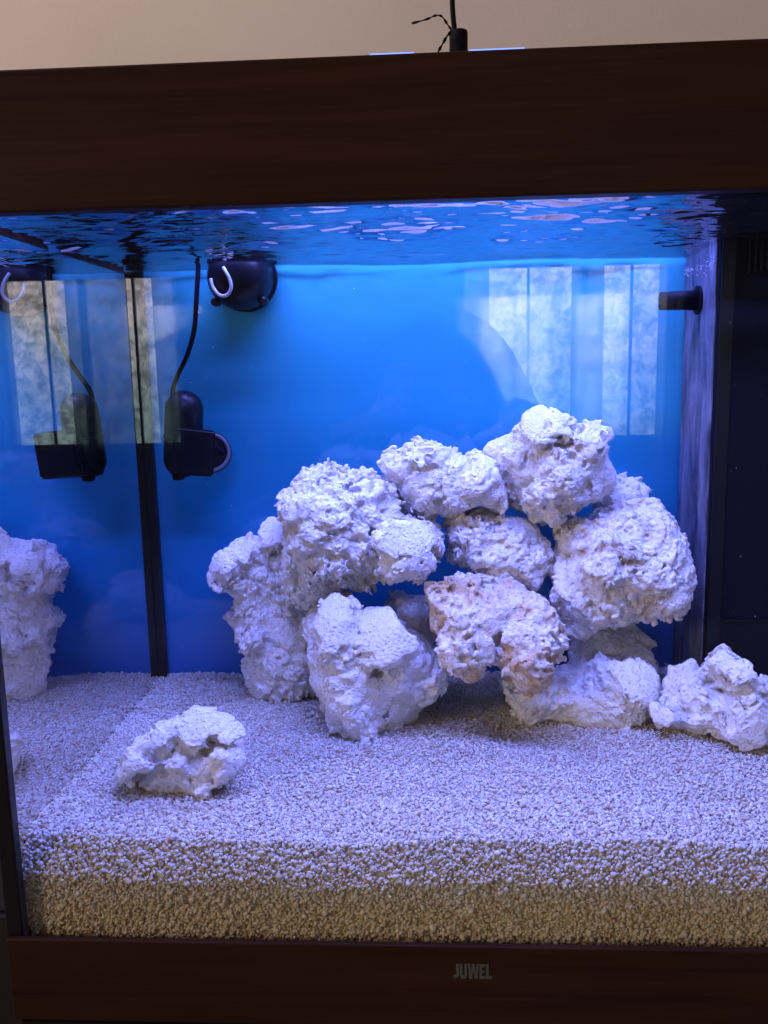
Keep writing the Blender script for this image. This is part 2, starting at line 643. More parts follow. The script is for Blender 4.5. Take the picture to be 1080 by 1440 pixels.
# ------------------------------------------------------------------ sand
def sand_z(x, y):
    h = Z_SAND - 0.0060 * np.clip(1 - y / 0.16, 0, 1) + 0.0030 * np.sin(x * 17 + 1.0) * np.sin(y * 21 + 0.4) + 0.0015 * np.sin(x * 41 + y * 33)
    h = h + 0.0025 * np.exp(-((x - 0.24) / 0.10) ** 2 - ((y - 0.33) / 0.04) ** 2)
    h = h - 0.004 * np.exp(-((x - 0.40) / 0.05) ** 2 - ((y - 0.20) / 0.035) ** 2)
    return h


Y_FACE = 0.0100


def face_y(d):
    """how far the sand's front face stands behind the glass, d = depth below the top edge"""
    return Y_FACE + 0.0100 * np.clip(1 - d / 0.026, 0, 1) ** 1.3


def ico():
    bm = bmesh.new()
    bmesh.ops.create_icosphere(bm, subdivisions=1, radius=1)
    v = np.array([q.co[:] for q in bm.verts])
    f = np.array([[q.index for q in t.verts] for t in bm.faces])
    bm.free()
    return v, f


def octa():
    v = np.array([(1, 0, 0), (-1, 0, 0), (0, 1, 0), (0, -1, 0), (0, 0, 1), (0, 0, -1)], float)
    f = np.array([(0, 2, 4), (2, 1, 4), (1, 3, 4), (3, 0, 4), (2, 0, 5), (1, 2, 5), (3, 1, 5), (0, 3, 5)])
    return v, f


def rand_rot(n):
    q = rng.standard_normal((n, 4))
    q /= np.linalg.norm(q, axis=1)[:, None]
    w, x, y, z = q.T
    return np.stack([1 - 2 * (y * y + z * z), 2 * (x * y - z * w), 2 * (x * z + y * w), 2 * (x * y + z * w), 1 - 2 * (x * x + z * z),
                     2 * (y * z - x * w), 2 * (x * z - y * w), 2 * (y * z + x * w), 1 - 2 * (x * x + y * y)], 1).reshape(n, 3, 3)


def scatter(P, R, tmpl):
    """grains at P with radius R from a template, as vertices and triangles"""
    tv, tf = tmpl
    n = len(P)
    sc = R[:, None] * np.stack([rng.uniform(0.95, 1.35, n), rng.uniform(0.75, 1.05, n), rng.uniform(0.55, 0.85, n)], 1)
    V = tv[None] * (1 + rng.uniform(-0.22, 0.22, (n, len(tv), 1)))
    V = V * sc[:, None, :]
    V = np.einsum('nij,nkj->nki', rand_rot(n), V) + P[:, None, :]
    T = tf[None] + (np.arange(n) * len(tv))[:, None, None]
    return V.reshape(-1, 3), T.reshape(-1, 3)


def build_sand():
    parts = []
    X0, X1 = 0.0088, 0.66
    # near half of the top: fuller grains; far half: lighter ones
    for ya, yb, dens, tm in ((0.012, 0.08, 43e4, ico()), (0.08, TD - 0.002, 42e4, octa())):
        n = int((X1 - X0) * (yb - ya) * dens)
        x, y = rng.uniform(X0, X1, n), rng.uniform(ya, yb, n)
        r = np.clip(0.00122 * np.exp(0.28 * rng.standard_normal(n)), 0.0008, 0.0030)
        z = sand_z(x, y) + rng.uniform(-0.0012, 0.0009, n)
        # the shoulder towards the glass
        z = np.where(y < 0.022, z - 0.0, z)
        keep = y > face_y(np.maximum(sand_z(x, y) - z, 0)) + 0.0002
        parts.append(scatter(np.stack([x, y, z], 1)[keep], r[keep], tm))
    # the front face against the glass
    n = int((X1 - X0) * 0.074 * 50e4)
    x, d = rng.uniform(X0, X1, n), rng.uniform(0.0, 0.074, n)
    y = face_y(d) + rng.uniform(-0.0003, 0.0016, n)
    z = sand_z(x, 0.015 + 0 * x) - d
    parts.append(scatter(np.stack([x, y, z], 1), np.clip(0.00132 * np.exp(0.28 * rng.standard_normal(n)), 0.0009, 0.0030), ico()))
    # loose grains on the bed give uneven edges
    vs, ts, off = [], [], 0
    for v, t in parts:
        vs.append(v)
        ts.append(t + off)
        off += len(v)
    # solid bed just under the grains
    nx, ny = 150, 90
    gx = np.linspace(X0, X1, nx)
    gy = np.linspace(0.0, 1.0, ny)
    GX, GT = np.meshgrid(gx, gy, indexing='ij')
    GY = 0.0210 + (TD - 0.001 - 0.0210) * GT
    GZ = sand_z(GX, GY) - 0.0012
    top = np.stack([GX, GY, GZ], -1)
    rows = [top]
    V = top.reshape(-1, 3)
    q = []
    idx = np.arange(nx * ny).reshape(nx, ny)
    q.append(np.stack([idx[:-1, :-1], idx[1:, :-1], idx[1:, 1:], idx[:-1, 1:]], -1).reshape(-1, 4))
    # front curtain of the bed
    dd = np.linspace(0.0, 0.079, 24)
    FX, FD = np.meshgrid(gx, dd, indexing='ij')
    FYv = face_y(FD) + 0.0012
    FZv = sand_z(FX, 0.015 + 0 * FX) - 0.0012 - FD
    cur = np.stack([FX, FYv, FZv], -1).reshape(-1, 3)
    ci = np.arange(nx * 24).reshape(nx, 24) + len(V)
    q.append(np.stack([ci[:-1, :-1], ci[:-1, 1:], ci[1:, 1:], ci[1:, :-1]], -1).reshape(-1, 4))
    q.append(np.stack([idx[:-1, 0], ci[:-1, 0], ci[1:, 0], idx[1:, 0]], -1))
    Q = np.concatenate(q) + off
    vs.append(np.concatenate([V, cur]))
    V = np.concatenate(vs)
    T = np.concatenate(ts)
    return mesh_np('sand', V, T, Q)


def mesh_np(name, V, T=None, Q=None, smooth=True):
    me = bpy.data.meshes.new(name)
    nt_, nq = (0 if T is None else len(T)), (0 if Q is None else len(Q))
    me.vertices.add(len(V))
    me.vertices.foreach_set('co', np.asarray(V, np.float32).ravel())
    loops = np.concatenate([a.ravel() for a in (T, Q) if a is not None]).astype(np.int32)
    me.loops.add(len(loops))
    me.loops.foreach_set('vertex_index', loops)
    me.polygons.add(nt_ + nq)
    st = np.concatenate([np.arange(nt_) * 3, nt_ * 3 + np.arange(nq) * 4]).astype(np.int32)
    me.polygons.foreach_set('loop_start', st)
    me.update(calc_edges=True)
    me.validate()
    if smooth:
        me.polygons.foreach_set('use_smooth', np.ones(len(me.polygons), bool))
    return me


sand = link('sand', build_sand(), M['sand'])
tag(sand, 'bed of coarse white coral sand in the tank, tan against the front glass', 'sand', kind='stuff')


# ------------------------------------------------------------------ reef rocks
def poly_sd(poly, X, Z):
    """signed distance to a polygon, positive inside"""
    d = np.full(X.shape, 1e9)
    inside = np.zeros(X.shape, bool)
    n = len(poly)
    for i in range(n):
        ax, az = poly[i]
        bx, bz = poly[(i + 1) % n]
        ex, ez = bx - ax, bz - az
        t = np.clip(((X - ax) * ex + (Z - az) * ez) / (ex * ex + ez * ez + 1e-12), 0, 1)
        d = np.minimum(d, np.hypot(X - ax - t * ex, Z - az - t * ez))
        cond = (az > Z) != (bz > Z)
        xi = ax + (Z - az) / (ez if abs(ez) > 1e-12 else 1e-12) * ex
        inside ^= cond & (X < xi)
    return np.where(inside, d, -d)


def smooth_poly(pts, k=3):
    P = [Vector((p[0], p[1], 0)) for p in pts]
    n = len(P)
    out = []
    for i in range(n):
        p0, p1, p2, p3 = P[i - 1], P[i], P[(i + 1) % n], P[(i + 2) % n]
        for j in range(k):
            t = j / k
            q = 0.5 * ((2 * p1) + (p2 - p0) * t + (2 * p0 - 5 * p1 + 4 * p2 - p3) * t * t + (3 * p1 - p0 - 3 * p2 + p3) * t ** 3)
            out.append((q.x, q.y))
    return out


def rock(outline, yc, T, material, label, big=0.0045, lump=0.0045, knob=0.0030, grit=0.0015, pits=14, vox=0.0013, lump_size=0.022,
         lean=0.0, feats=(), seed=0, grow=-0.0045, name='reef_rock'):
    """outline: photograph pixels of the rock; yc, T: where it stands and half its thickness (m).
    feats: (pixel x, pixel y, radius in pixels, push) - push > 0 hollows the front face, < 0 adds a boss."""
    r = np.random.default_rng(100 + seed)
    pts = [at(u, v, yc) for u, v in smooth_poly(outline)]
    poly = [(p[0], p[2]) for p in pts]
    pa = np.array(poly)
    mg = 0.022
    lo = np.array([pa[:, 0].min() - mg, yc - T - mg, pa[:, 1].min() - mg])
    hi = np.array([pa[:, 0].max() + mg, yc + T + mg, pa[:, 1].max() + mg])
    # coarse body: the outline inflated
    cv = 0.003
    ax = [np.arange(l, h, cv) for l, h in zip(lo, hi)]
    X2, Z2 = np.meshgrid(ax[0], ax[2], indexing='ij')
    d = poly_sd(poly, X2, Z2) + grow
    dm = d.max()
    rim = min(dm, 0.045)
    t = np.clip(d / rim, 0, 1)
    h = T * np.sqrt(np.clip(1 - (1 - t) ** 2.2, 0, 1))
    Yg = ax[1][None, :, None] - yc - lean * (Z2 - Z2.mean())[:, None, :]
    g = np.where(d[:, None, :] > 0, np.abs(Yg) - h[:, None, :], np.hypot(np.abs(Yg), -d[:, None, :] + 1e-4))
    gr = openvdb.FloatGrid()
    gr.copyFromArray(g.astype(np.float32))
    gr.transform = openvdb.createLinearTransform(voxelSize=cv)
    pv, pq = gr.convertToQuads(0.0)
    # true distance field on the fine grid
    hw = 14
    ls = openvdb.FloatGrid.createLevelSetFromPolygons(np.asarray(pv, np.float32), quads=np.asarray(pq, np.uint32),
                                                      transform=openvdb.createLinearTransform(voxelSize=vox), halfWidth=hw)
    dims = np.ceil((hi - lo) / vox).astype(int)
    sd = np.full(tuple(dims), hw * vox, np.float32)
    ls.copyToArray(sd)
    band = np.abs(sd) < hw * vox * 0.97
    ijk = np.argwhere(band)
    P = ijk * vox + lo[None]
    s = sd[band].astype(np.float64)
    off = r.uniform(0, 60, 3)
    cm = P * 100.0
    wv = np.stack([sample(FBM, cm * 4.0 + off + k * 17) for k in range(3)], 1)
    # bosses and hollows seen on the front shape the body before it roughens
    for (u, v, rp, push) in feats:
        rr = rp * px(yc - T * 0.7)
        c = at(u, v, yc - T * (0.80 if push > 0 else 0.80))
        q = (P - c[None]) / np.array([1, 1.2, 1])
        dist = np.linalg.norm(q + (wv * 0.0030), axis=1)
        k = 0.005 if push > 0 else 0.010
        if push > 0:
            dd = rr - dist
            hh = np.clip(0.5 - 0.5 * (s - dd) / k, 0, 1)
            s = s * (1 - hh) + dd * hh + k * hh * (1 - hh)
        else:
            dd = dist - rr
            hh = np.clip(0.5 + 0.5 * (dd - s) / k, 0, 1)
            s = dd * (1 - hh) + s * hh - k * hh * (1 - hh)
    # lumps on lumps, cut by winding cracks
    Pw = cm + wv * 0.40
    c1 = lump_size * 100
    dome = lambda F: (0.33 - np.minimum(F, 1.0) ** 2) * 1.25
    l1 = dome(sample(WOR, Pw * (10 / c1) + off))
    l2 = dome(sample(WOR, Pw * (10 / (c1 * 0.42)) + off * 1.7))
    l3 = dome(sample(WOR, (Pw + wv * 0.1) * (10 / (c1 * 0.20)) + off * 2.3))
    bigf = sample(FBM, cm * 2.2 + off * 0.7)
    fine = sample(FINE, cm * 15.0 + off)
    mid = sample(FINE, cm * 4.2 + off * 1.3)
    crack = np.clip(1 - np.abs(sample(FBM, cm * 5.0 + off * 4.1 + wv * 2)) / 0.15, 0, 1)
    mask = np.clip(0.60 + 0.45 * sample(FBM, cm * 3.0 + off * 3.1), 0.10, 1.25)     # some faces smooth, some knobbly
    s = s - big * bigf - lump * 2.0 * l1 - knob * (2.2 * l2 + 0.25 * mid) * mask - grit * (2.2 * l3 + 0.55 * fine) * (0.5 + 0.5 * mask)
    s = s + crack * knob * 1.25 * mask
    # open pores, in clusters
    surf = P[np.abs(s) < vox * 1.5]
    if len(surf) and pits:
        hubs = surf[r.integers(0, len(surf), max(2, pits // 3))]
        cs = list(surf[r.integers(0, len(surf), pits * 2)])
        for h_ in hubs:
            nb = surf[np.linalg.norm(surf - h_[None], axis=1) < 0.018]
            cs += list(nb[r.integers(0, len(nb), 14)])
        for c in cs:
            rr = 0.0015 + 0.0040 * r.random() ** 2.6
            near = np.abs(P - c[None]).max(1) < rr * 2.4
            q = P[near] - c[None]
            st = r.uniform(0.55, 1.3, 3)
            dist = np.linalg.norm(q * st[None] + wv[near] * 0.0010, axis=1)
            s[near] = np.maximum(s[near], rr - dist)
    out = np.where(sd > 0, hw * vox, -hw * vox).astype(np.float32)
    out[band] = s
    fg = openvdb.FloatGrid()
    fg.copyFromArray(out)
    fg.transform = openvdb.createLinearTransform(voxelSize=vox)
    v, q = fg.convertToQuads(0.0)
    v = np.asarray(v, float) + lo[None]
    q = np.asarray(q, np.int64)
    # keep the largest connected pieces only (drop floating crumbs)
    par = np.arange(len(v))
    order = np.argsort(q.ravel(), kind='stable')
    srt = q.ravel()[order]
    starts = np.flatnonzero(np.r_[True, srt[1:] != srt[:-1]])
    vid = srt[starts]
    for _ in range(80):
        new = par.copy()
        new[vid] = np.minimum.reduceat(np.repeat(par[q].min(1), 4)[order], starts)
        new = new[new]
        if (new == par).all():
            break
        par = new
    ids, cnt = np.unique(par, return_counts=True)
    if len(ids) > 1:
        keepid = ids[cnt > 0.25 * cnt.max()]
        okv = np.isin(par, keepid)
        q = q[okv[q].all(1)]
        used = np.zeros(len(v), bool)
        used[q.ravel()] = True
        remap = np.cumsum(used) - 1
        v, q = v[used], remap[q]
    a, b_, c_, d_ = (v[q[:, k]] for k in range(4))
    vol = (np.einsum('ij,ij->i', a, np.cross(b_, c_)) + np.einsum('ij,ij->i', a, np.cross(c_, d_))).sum()
    if vol < 0:
        q = q[:, ::-1]
    org = np.array([v[:, 0].mean(), v[:, 1].mean(), v[:, 2].min()])
    me = mesh_np(name, v - org[None], None, q)
    o = link(name, me, material)
    o.location = org
    tag(o, label, 'rock', 'white reef rocks in the tank')
    ROCKTRI.append(len(q) * 2)
    return o


ROCKTRI = []
RK, RS, RT = M['rock'], M['rock_stain'], M['rock_tan']

rock([(299, 803), (313, 768), (333, 757), (350, 762), (375, 738), (389, 738), (400, 750), (430, 780), (455, 850), (462, 930), (445, 975),
      (414, 984), (371, 990), (354, 977), (340, 940), (335, 919), (326, 877), (326, 841), (308, 831)], 0.297, 0.038, RK,
     'tall white reef rock at the left end of the pile, upright on the sand', seed=1, lump=0.0040, pits=8, lump_size=0.020,
     feats=[(318, 800, 20, -1), (345, 775, 16, -1), (384, 752, 15, -1), (360, 905, 30, -1)])
rock([(430, 877), (445, 859), (470, 840), (491, 840), (505, 852), (512, 866), (550, 858), (572, 859), (597, 884), (618, 912), (627, 940),
      (627, 965), (616, 989), (602, 1003), (590, 1021), (572, 1044), (547, 1042), (523, 1049), (491, 1044), (470, 1035), (459, 1017), (461, 993),
      (451, 972), (435, 954), (437, 929), (428, 901)], 0.225, 0.046, RK,
     'large white rock with broad smooth facets standing on the sand below the lumpy rock', seed=2, big=0.0055, lump=0.003, knob=0.0024, pits=10,
     lump_size=0.030, feats=[(545, 905, 42, -1), (475, 870, 30, -1), (463, 950, 14, 1), (510, 942, 10, 1), (512, 1015, 34, -1)])
rock([(396, 701), (401, 687), (421, 669), (442, 653), (470, 655), (491, 666), (526, 660), (551, 669), (558, 690), (570, 711), (586, 729),
      (604, 746), (611, 764), (609, 789), (593, 810), (576, 826), (551, 829), (539, 852), (523, 852), (491, 834), (470, 838), (440, 850),
      (415, 835), (405, 800), (403, 771), (405, 743), (396, 722)], 0.255, 0.056, RK,
     'big knobbly cauliflower textured white rock on top of the left stack', seed=3, lump=0.0055, knob=0.0046, grit=0.0024, pits=34, lump_size=0.019,
     feats=[(452, 706, 10, 1), (444, 796, 9, 1), (456, 803, 7, 1), (560, 770, 40, -1), (500, 800, 22, -1)])
rock([(541, 650), (560, 637), (605, 628), (622, 625), (648, 637), (670, 629), (692, 640), (705, 660), (703, 690), (695, 712), (672, 716),
      (645, 727), (620, 728), (600, 735), (578, 720), (560, 700), (548, 675)], 0.275, 0.044, RK,
     'pitted white rock bridging from the knobbly rock to the topmost rock', seed=4, lump=0.0042, knob=0.0038, pits=24, lump_size=0.018,
     feats=[(612, 700, 11, 1), (626, 664, 8, 1), (585, 640, 14, -1)])
rock([(686, 660), (684, 625), (712, 607), (718, 590), (760, 577), (790, 575), (801, 590), (824, 596), (856, 603), (858, 632), (863, 666),
      (852, 692), (829, 705), (807, 722), (790, 739), (773, 752), (752, 743), (735, 730), (714, 718), (703, 700), (700, 685)], 0.275, 0.055, RK,
     'topmost white rock of the pile with a round hollow near its foot', seed=5, lump=0.0046, knob=0.0038, pits=28, lump_size=0.022,
     feats=[(770, 690, 12, 1), (760, 640, 9, 1), (748, 652, 8, 1), (758, 592, 26, -1), (830, 612, 16, -1)])
rock([(852, 683), (863, 666), (884, 660), (914, 673), (916, 700), (918, 715), (893, 728), (858, 735), (835, 715)], 0.318, 0.026, RK,
     'small white rock behind the topmost rock and the broad rounded rock', seed=6, lump=0.004, pits=6, vox=0.0016)
rock([(622, 735), (646, 722), (675, 719), (701, 719), (726, 730), (752, 752), (765, 769), (767, 790), (760, 811), (743, 826), (726, 820),
      (697, 832), (675, 815), (658, 807), (641, 798), (624, 790), (628, 760)], 0.275, 0.042, RK,
     'round white rock filling the arch above the rust patched rock', seed=7, lump=0.0038, knob=0.0034, pits=18, lump_size=0.020)
rock([(765, 811), (767, 790), (782, 773), (786, 747), (803, 730), (837, 718), (858, 715), (871, 707), (901, 709), (931, 713), (944, 735),
      (956, 747), (967, 773), (969, 807), (965, 832), (952, 854), (935, 867), (901, 875), (871, 877), (841, 877), (820, 890), (799, 869),
      (790, 845), (773, 828)], 0.262, 0.058, RS,
     'broad rounded white rock with brown stained cavities, beside the dark filter box', seed=8, lump=0.0045, knob=0.0036, pits=28, lump_size=0.024,
     feats=[(905, 815, 10, 1), (903, 830, 8, 1), (895, 770, 12, 1), (921, 748, 8, 1), (850, 800, 40, -1)])
rock([(786, 930), (800, 890), (816, 874), (850, 870), (897, 880), (914, 892), (921, 901), (914, 918), (897, 930), (858, 935), (799, 940)], 0.288, 0.040, RS,
     'shaded rock wedged under the broad rounded rock', seed=9, lump=0.003, knob=0.0024, pits=8)
rock([(692, 956), (705, 948), (786, 935), (820, 918), (858, 918), (897, 922), (920, 939), (920, 969), (914, 982), (899, 999), (901, 1013),
      (888, 1028), (854, 1031), (833, 1025), (807, 1018), (782, 1008), (760, 1004), (731, 1002), (705, 985)], 0.252, 0.046, RK,
     'white rock on the sand holding up the right side of the pile', seed=10, big=0.005, lump=0.003, knob=0.0024, pits=14, lump_size=0.026,
     feats=[(885, 960, 34, -1), (870, 962, 7, 1)])
rock([(588, 830), (600, 815), (625, 820), (660, 825), (700, 832), (735, 825), (765, 832), (785, 845), (800, 865), (810, 885), (800, 905),
      (785, 918), (770, 935), (758, 955), (735, 968), (712, 960), (697, 945), (690, 935), (660, 943), (640, 940), (626, 925), (625, 908),
      (600, 885), (596, 860)], 0.212, 0.040, RT,
     'rust and tan patched rock spanning the gap at the foot of the arch', seed=11, lump=0.0042, knob=0.0038, pits=24, lump_size=0.021, lean=0.25,
     feats=[(735, 940, 26, -1), (650, 915, 28, -1), (700, 905, 12, 1)])
rock([(545, 838), (575, 832), (605, 840), (618, 860), (615, 900), (590, 930), (555, 890)], 0.285, 0.032, RS,
     'shadowed brownish rock deep in the pile behind the faceted rock', seed=12, pits=6, vox=0.0018)
rock([(916, 1000), (927, 985), (956, 957), (962, 940), (982, 937), (990, 948), (992, 930), (1008, 926), (1025, 912), (1042, 920), (1059, 935),
      (1080, 948), (1110, 965), (1130, 1000), (1125, 1040), (1090, 1057), (1040, 1057), (1006, 1050), (985, 1038), (960, 1033), (935, 1020)],
     0.208, 0.042, RK, 'jagged low white rock alone on the sand before the dark filter box', seed=13, lump=0.0045, knob=0.0036, pits=12, lump_size=0.018,
     feats=[(1030, 935, 16, -1), (940, 1005, 20, -1), (1045, 1010, 30, -1)])
rock([(u, v + 4) for u, v in [(168, 1035), (205, 1012), (235, 997), (270, 999), (300, 995), (325, 1005), (350, 1020), (352, 1040), (347, 1075), (322, 1096), (307, 1103),
      (290, 1114), (255, 1120), (220, 1113), (200, 1104), (178, 1093), (170, 1062)]], 0.112, 0.030, RK,
     'small lone white rock lying on open sand, apart from the pile', seed=36, big=0.0015, lump=0.0035, knob=0.0022, grit=0.0012, pits=14, lump_size=0.024, grow=-0.008,
     lean=0.10, feats=[(248, 1072, 29, -1), (312, 1066, 29, -1), (200, 1062, 27, -1), (328, 1030, 22, -1), (284, 1098, 20, -1), (228, 1030, 26, -1), (278, 1024, 26, -1),
                       (190, 1082, 20, -1), (287, 1056, 7, 1)])
rock([(905, 950), (918, 932), (935, 926), (960, 938), (968, 960), (945, 975), (915, 972)], 0.305, 0.020, RK,
     'little rubble lump half buried at the foot of the filter box', seed=15, pits=2, lump=0.003, vox=0.0018)

# ------------------------------------------------------------------ water surface with ripples
def build_water():
    nx, ny = 330, 230
    X, Y = np.meshgrid(np.linspace(0.0086, TW - 0.0086, nx), np.linspace(0.0082, TD - 0.0005, ny), indexing='ij')
    P = np.stack([X.ravel() * 100, Y.ravel() * 100, np.zeros(X.size)], 1)
    h = 0.0016 * sample(FBM, P * np.array([1.1, 3.8, 1]) + 3) + 0.00052 * sample(FINE, P * np.array([2.2, 9.0, 1]) + 21)
    h = h * (0.45 + 0.55 * np.clip((0.36 - P[:, 1] / 100) / 0.10, 0, 1)) * np.clip(P[:, 1] / 3.0, 0.25, 1)
    Z = Z_WATER + h.reshape(X.shape)
    Z += 0.0022 * np.exp(-(TD - Y) / 0.0022)                 # meniscus on the back glass
    V = np.stack([X, Y, Z], -1).reshape(-1, 3)
    i = np.arange(nx * ny).reshape(nx, ny)
    Q = np.stack([i[:-1, :-1], i[1:, :-1], i[1:, 1:], i[:-1, 1:]], -1).reshape(-1, 4)
    return mesh_np('water', V, None, Q)


tag(link('water', build_water(), M['water']), kind='structure')

# ------------------------------------------------------------------ filter box in the back right corner
fb = tag(empty('filter_box', (0.57, 0.247, 0.06)), 'black internal filter box standing in the back right corner', 'filter')


def smear_mat():
    m, nt, p, _ = mat('limescaled_black_plastic')
    v = coords(nt, (26, 26, 7))
    f = noise(nt, v, 2.2, 8, 0.7, 0.5)
    r = ramp(nt, [(0.36, (0.03, 0.03, 0.05)), (0.74, (0.36, 0.34, 0.42))], f)
    sp = ramp(nt, [(0.68, (0, 0, 0)), (0.74, (1, 1, 1))], noise(nt, coords(nt), 300, 2))
    c = mixc(nt, 0.12, r.outputs[0], sp.outputs[0], 'ADD')
    nt.links.new(c, p.inputs['Base Color'])
    p.inputs['Roughness'].default_value = 0.5
    return m


M['smear'] = smear_mat()
bx = Vector(fb.location)
FBX0, FBY0 = 0.5695, 0.2470


def fpart(name, lo, hi, m, parent, bevel=0.0):
    o = box(name, [l - c for l, c in zip(lo, bx)], [h - c for h, c in zip(hi, bx)], m, fb if parent is None else parent, bevel)
    return o


body = fpart('body', (FBX0, FBY0, 0.060), (TW - 0.010, TD - 0.002, 0.600), M['black'], None, 0.003)
fpart('side_plate', (FBX0 - 0.0016, FBY0 + 0.006, 0.115), (FBX0 - 0.0002, TD - 0.006, 0.598), M['smear'], None)
fpart('corner_strip', (FBX0 + 0.001, FBY0 - 0.0022, 0.10), (FBX0 + 0.013, FBY0 - 0.0002, 0.598), M['navy'], None, 0.0006)
sl = at(1050, 330, FBY0)
for k in range(8):
    x = sl[0] + 0.0012 + k * 0.0052
    fpart('vent_rib', (x, FBY0 - 0.0030, 0.545), (x + 0.0024, FBY0 - 0.0003, 0.592), M['navy'], None, 0.0004)
fpart('seam_lip', (FBX0 + 0.016, FBY0 - 0.0016, 0.226), (TW - 0.012, FBY0 - 0.0002, 0.2275), M['navy'], None)
# outlet nozzle
nz = at(945, 423, 0.30)
bm = bmesh.new()
add_cyl(bm, Vector((FBX0 - 0.038, 0.30, nz[2])) - bx, Vector((FBX0 - 0.001, 0.30, nz[2])) - bx, 0.0085, 0.0095)
noz = from_bm('outlet_nozzle', bm, M['black'], fb, True)
bm = bmesh.new()
add_cyl(bm, Vector((FBX0 - 0.004, 0.30, nz[2])) - bx, Vector((FBX0 - 0.0018, 0.30, nz[2])) - bx, 0.0135)
from_bm('flange', bm, M['black'], noz)

# air bubbles at the waterline on the filter, drifting specks in the water
def ball_cloud(name, pts, rad, m, label, cat):
    P = np.array(pts)
    R_ = np.array(rad)
    tv, tf = ico()
    V = (tv[None] * R_[:, None, None] + P[:, None, :]).reshape(-1, 3)
    T = (tf[None] + (np.arange(len(P)) * len(tv))[:, None, None]).reshape(-1, 3)
    return tag(link(name, mesh_np(name, V, T), m), label, cat, kind='stuff')


M['bubble'] = plain('bright_air_bubble', (0.75, 0.75, 0.8), 0.15, 1.0)
pts, rad = [], []
for k in range(70):
    t = rng.random()
    u, v = 962 + 50 * t + rng.normal(0, 4), 386 - 17 * t + rng.normal(0, 5)
    y = TD - 0.008 - t * (TD - 0.010 - FBY0)
    p = at(u, v, y)
    pts.append((FBX0 - 0.003 - rng.random() * 0.002, y, min(p[2], Z_WATER - 0.004)))
    rad.append(rng.uniform(0.0003, 0.0008))
ball_cloud('bubble_cluster', pts, rad, M['bubble'], 'tiny air bubbles clinging below the waterline on the filter box', 'bubbles')
pts, rad = [], []
for k in range(90):
    u, v = rng.uniform(240, 1075), rng.uniform(400, 1000)
    p = at(u, v, rng.uniform(0.03, 0.22))
    if p[2] > Z_SAND + 0.02:
        pts.append(p)
        rad.append(rng.uniform(0.00018, 0.00045))
ball_cloud('drifting_specks', pts, rad, M['bubble'], 'pale specks drifting in the water before the rocks', 'specks')

# ------------------------------------------------------------------ powerhead on the back glass, with its cable
YP = 0.312
base = at(268, 672, YP)
pump = tag(empty('circulation_pump', tuple(base)), 'black circulation pump with square cage, on the back glass under its cable', 'pump')
s = px(YP)


def L(u, v, Y):
    return Vector(at(u, v, Y)) - Vector(base)


# pill shaped motor body standing against the glass
bm = bmesh.new()
c0, c1 = L(259, 576, YP), L(257, 645, YP)
rad = 27 * s
prof = [(0, 0)]
n = 10
axis = (c0 - c1)
ln = axis.length
prof = [(max(1e-7, rad * math.sin(t)) if t > 0 else 0, -rad * math.cos(t)) for t in [i * (math.pi / 2) / n for i in range(n + 1)]]
prof += [(rad, ln)] + [(rad * math.cos(t), ln + rad * math.sin(t)) for t in [i * (math.pi / 2) / n for i in range(1, n)]] + [(0, ln + rad)]
lathe_bm(bm, prof, c1, axis)
from_bm('motor_body', bm, M['navy'], pump, True)
bm = bmesh.new()
add_cyl(bm, c1 + axis * 0.42, c1 + axis * 0.48, rad * 1.03, rad * 1.03)
from_bm('collar', bm, M['black'], pump, True)
# square inlet cage in front, tapering a little, turned like in the tank
bm = bmesh.new()
Yf, Yb = YP - 0.030, YP + 0.004
tl, tr, br, bl = (248, 600), (303, 606), (300, 671), (236, 666)
fr = [bm.verts.new(L(u, v, Yf)) for u, v in (tl, tr, br, bl)]
bk = [bm.verts.new(L(u, v, Yb)) for u, v in (tl, tr, br, bl)]
bm.faces.new(fr)
bm.faces.new(bk[::-1])
for i in range(4):
    bm.faces.new((fr[i], bk[i], bk[(i + 1) % 4], fr[(i + 1) % 4]))
bmesh.ops.bevel(bm, geom=list(bm.edges), offset=0.0022, segments=3, affect='EDGES')
cage = from_bm('cage', bm, M['navy'], pump)
# magnet disc with pale rim on the right
bm = bmesh.new()
dc = L(296, 636, YP + 0.010)
dax = Vector((0.35, -1, 0.05)).normalized()
R = 30 * s
lathe_bm(bm, [(0, -0.010), (R * 0.98, -0.010), (R, -0.008), (R, 0.004), (R * 0.96, 0.0055), (0, 0.0055)], dc, dax)
disc = from_bm('magnet_disc', bm, M['navy'], pump, True)
bm = bmesh.new()
lathe_bm(bm, [(R * 0.76, 0.0056), (R * 0.76, 0.0066), (R * 0.93, 0.0066), (R * 0.93, 0.0056)], dc, dax)
from_bm('rim', bm, M['ring'], disc, True)
bm = bmesh.new()
add_cyl(bm, dc + dax * 0.0056 + Vector((0.012, 0, 0.0)), dc + dax * 0.0064 + Vector((0.012, 0, 0.0)), R * 0.13)
from_bm('boss', bm, M['black'], disc, True)
bm = bmesh.new()
lathe_bm(bm, [(0, -0.006), (0.005, -0.005), (0.0058, 0), (0.005, 0.005), (0, 0.006)], L(251, 668, YP - 0.008), (1, 0, 0))
from_bm('foot', bm, M['black'], pump, True)
cab = [L(245, 575, YP + 0.006), L(243, 550, YP + 0.004), L(250, 528, YP), L(263, 500, YP - 0.002), L(273, 465, YP - 0.003), L(276, 425, YP - 0.003), L(278, 390, YP - 0.002), L(280, 355, YP), L(284, 320, YP + 0.006)]
tube('cable', spline(cab), 3.4 * s, M['cable'], pump, 12)

# ------------------------------------------------------------------ round pump at the water line
YR = 0.322
rb = at(337, 432, YR)
rp = tag(empty('wave_pump', tuple(rb)), 'round black pump head at the waterline with a pale U shaped loop', 'pump')
s = px(YR)


def L2(u, v, Y):
    return Vector(at(u, v, Y)) - Vector(rb)


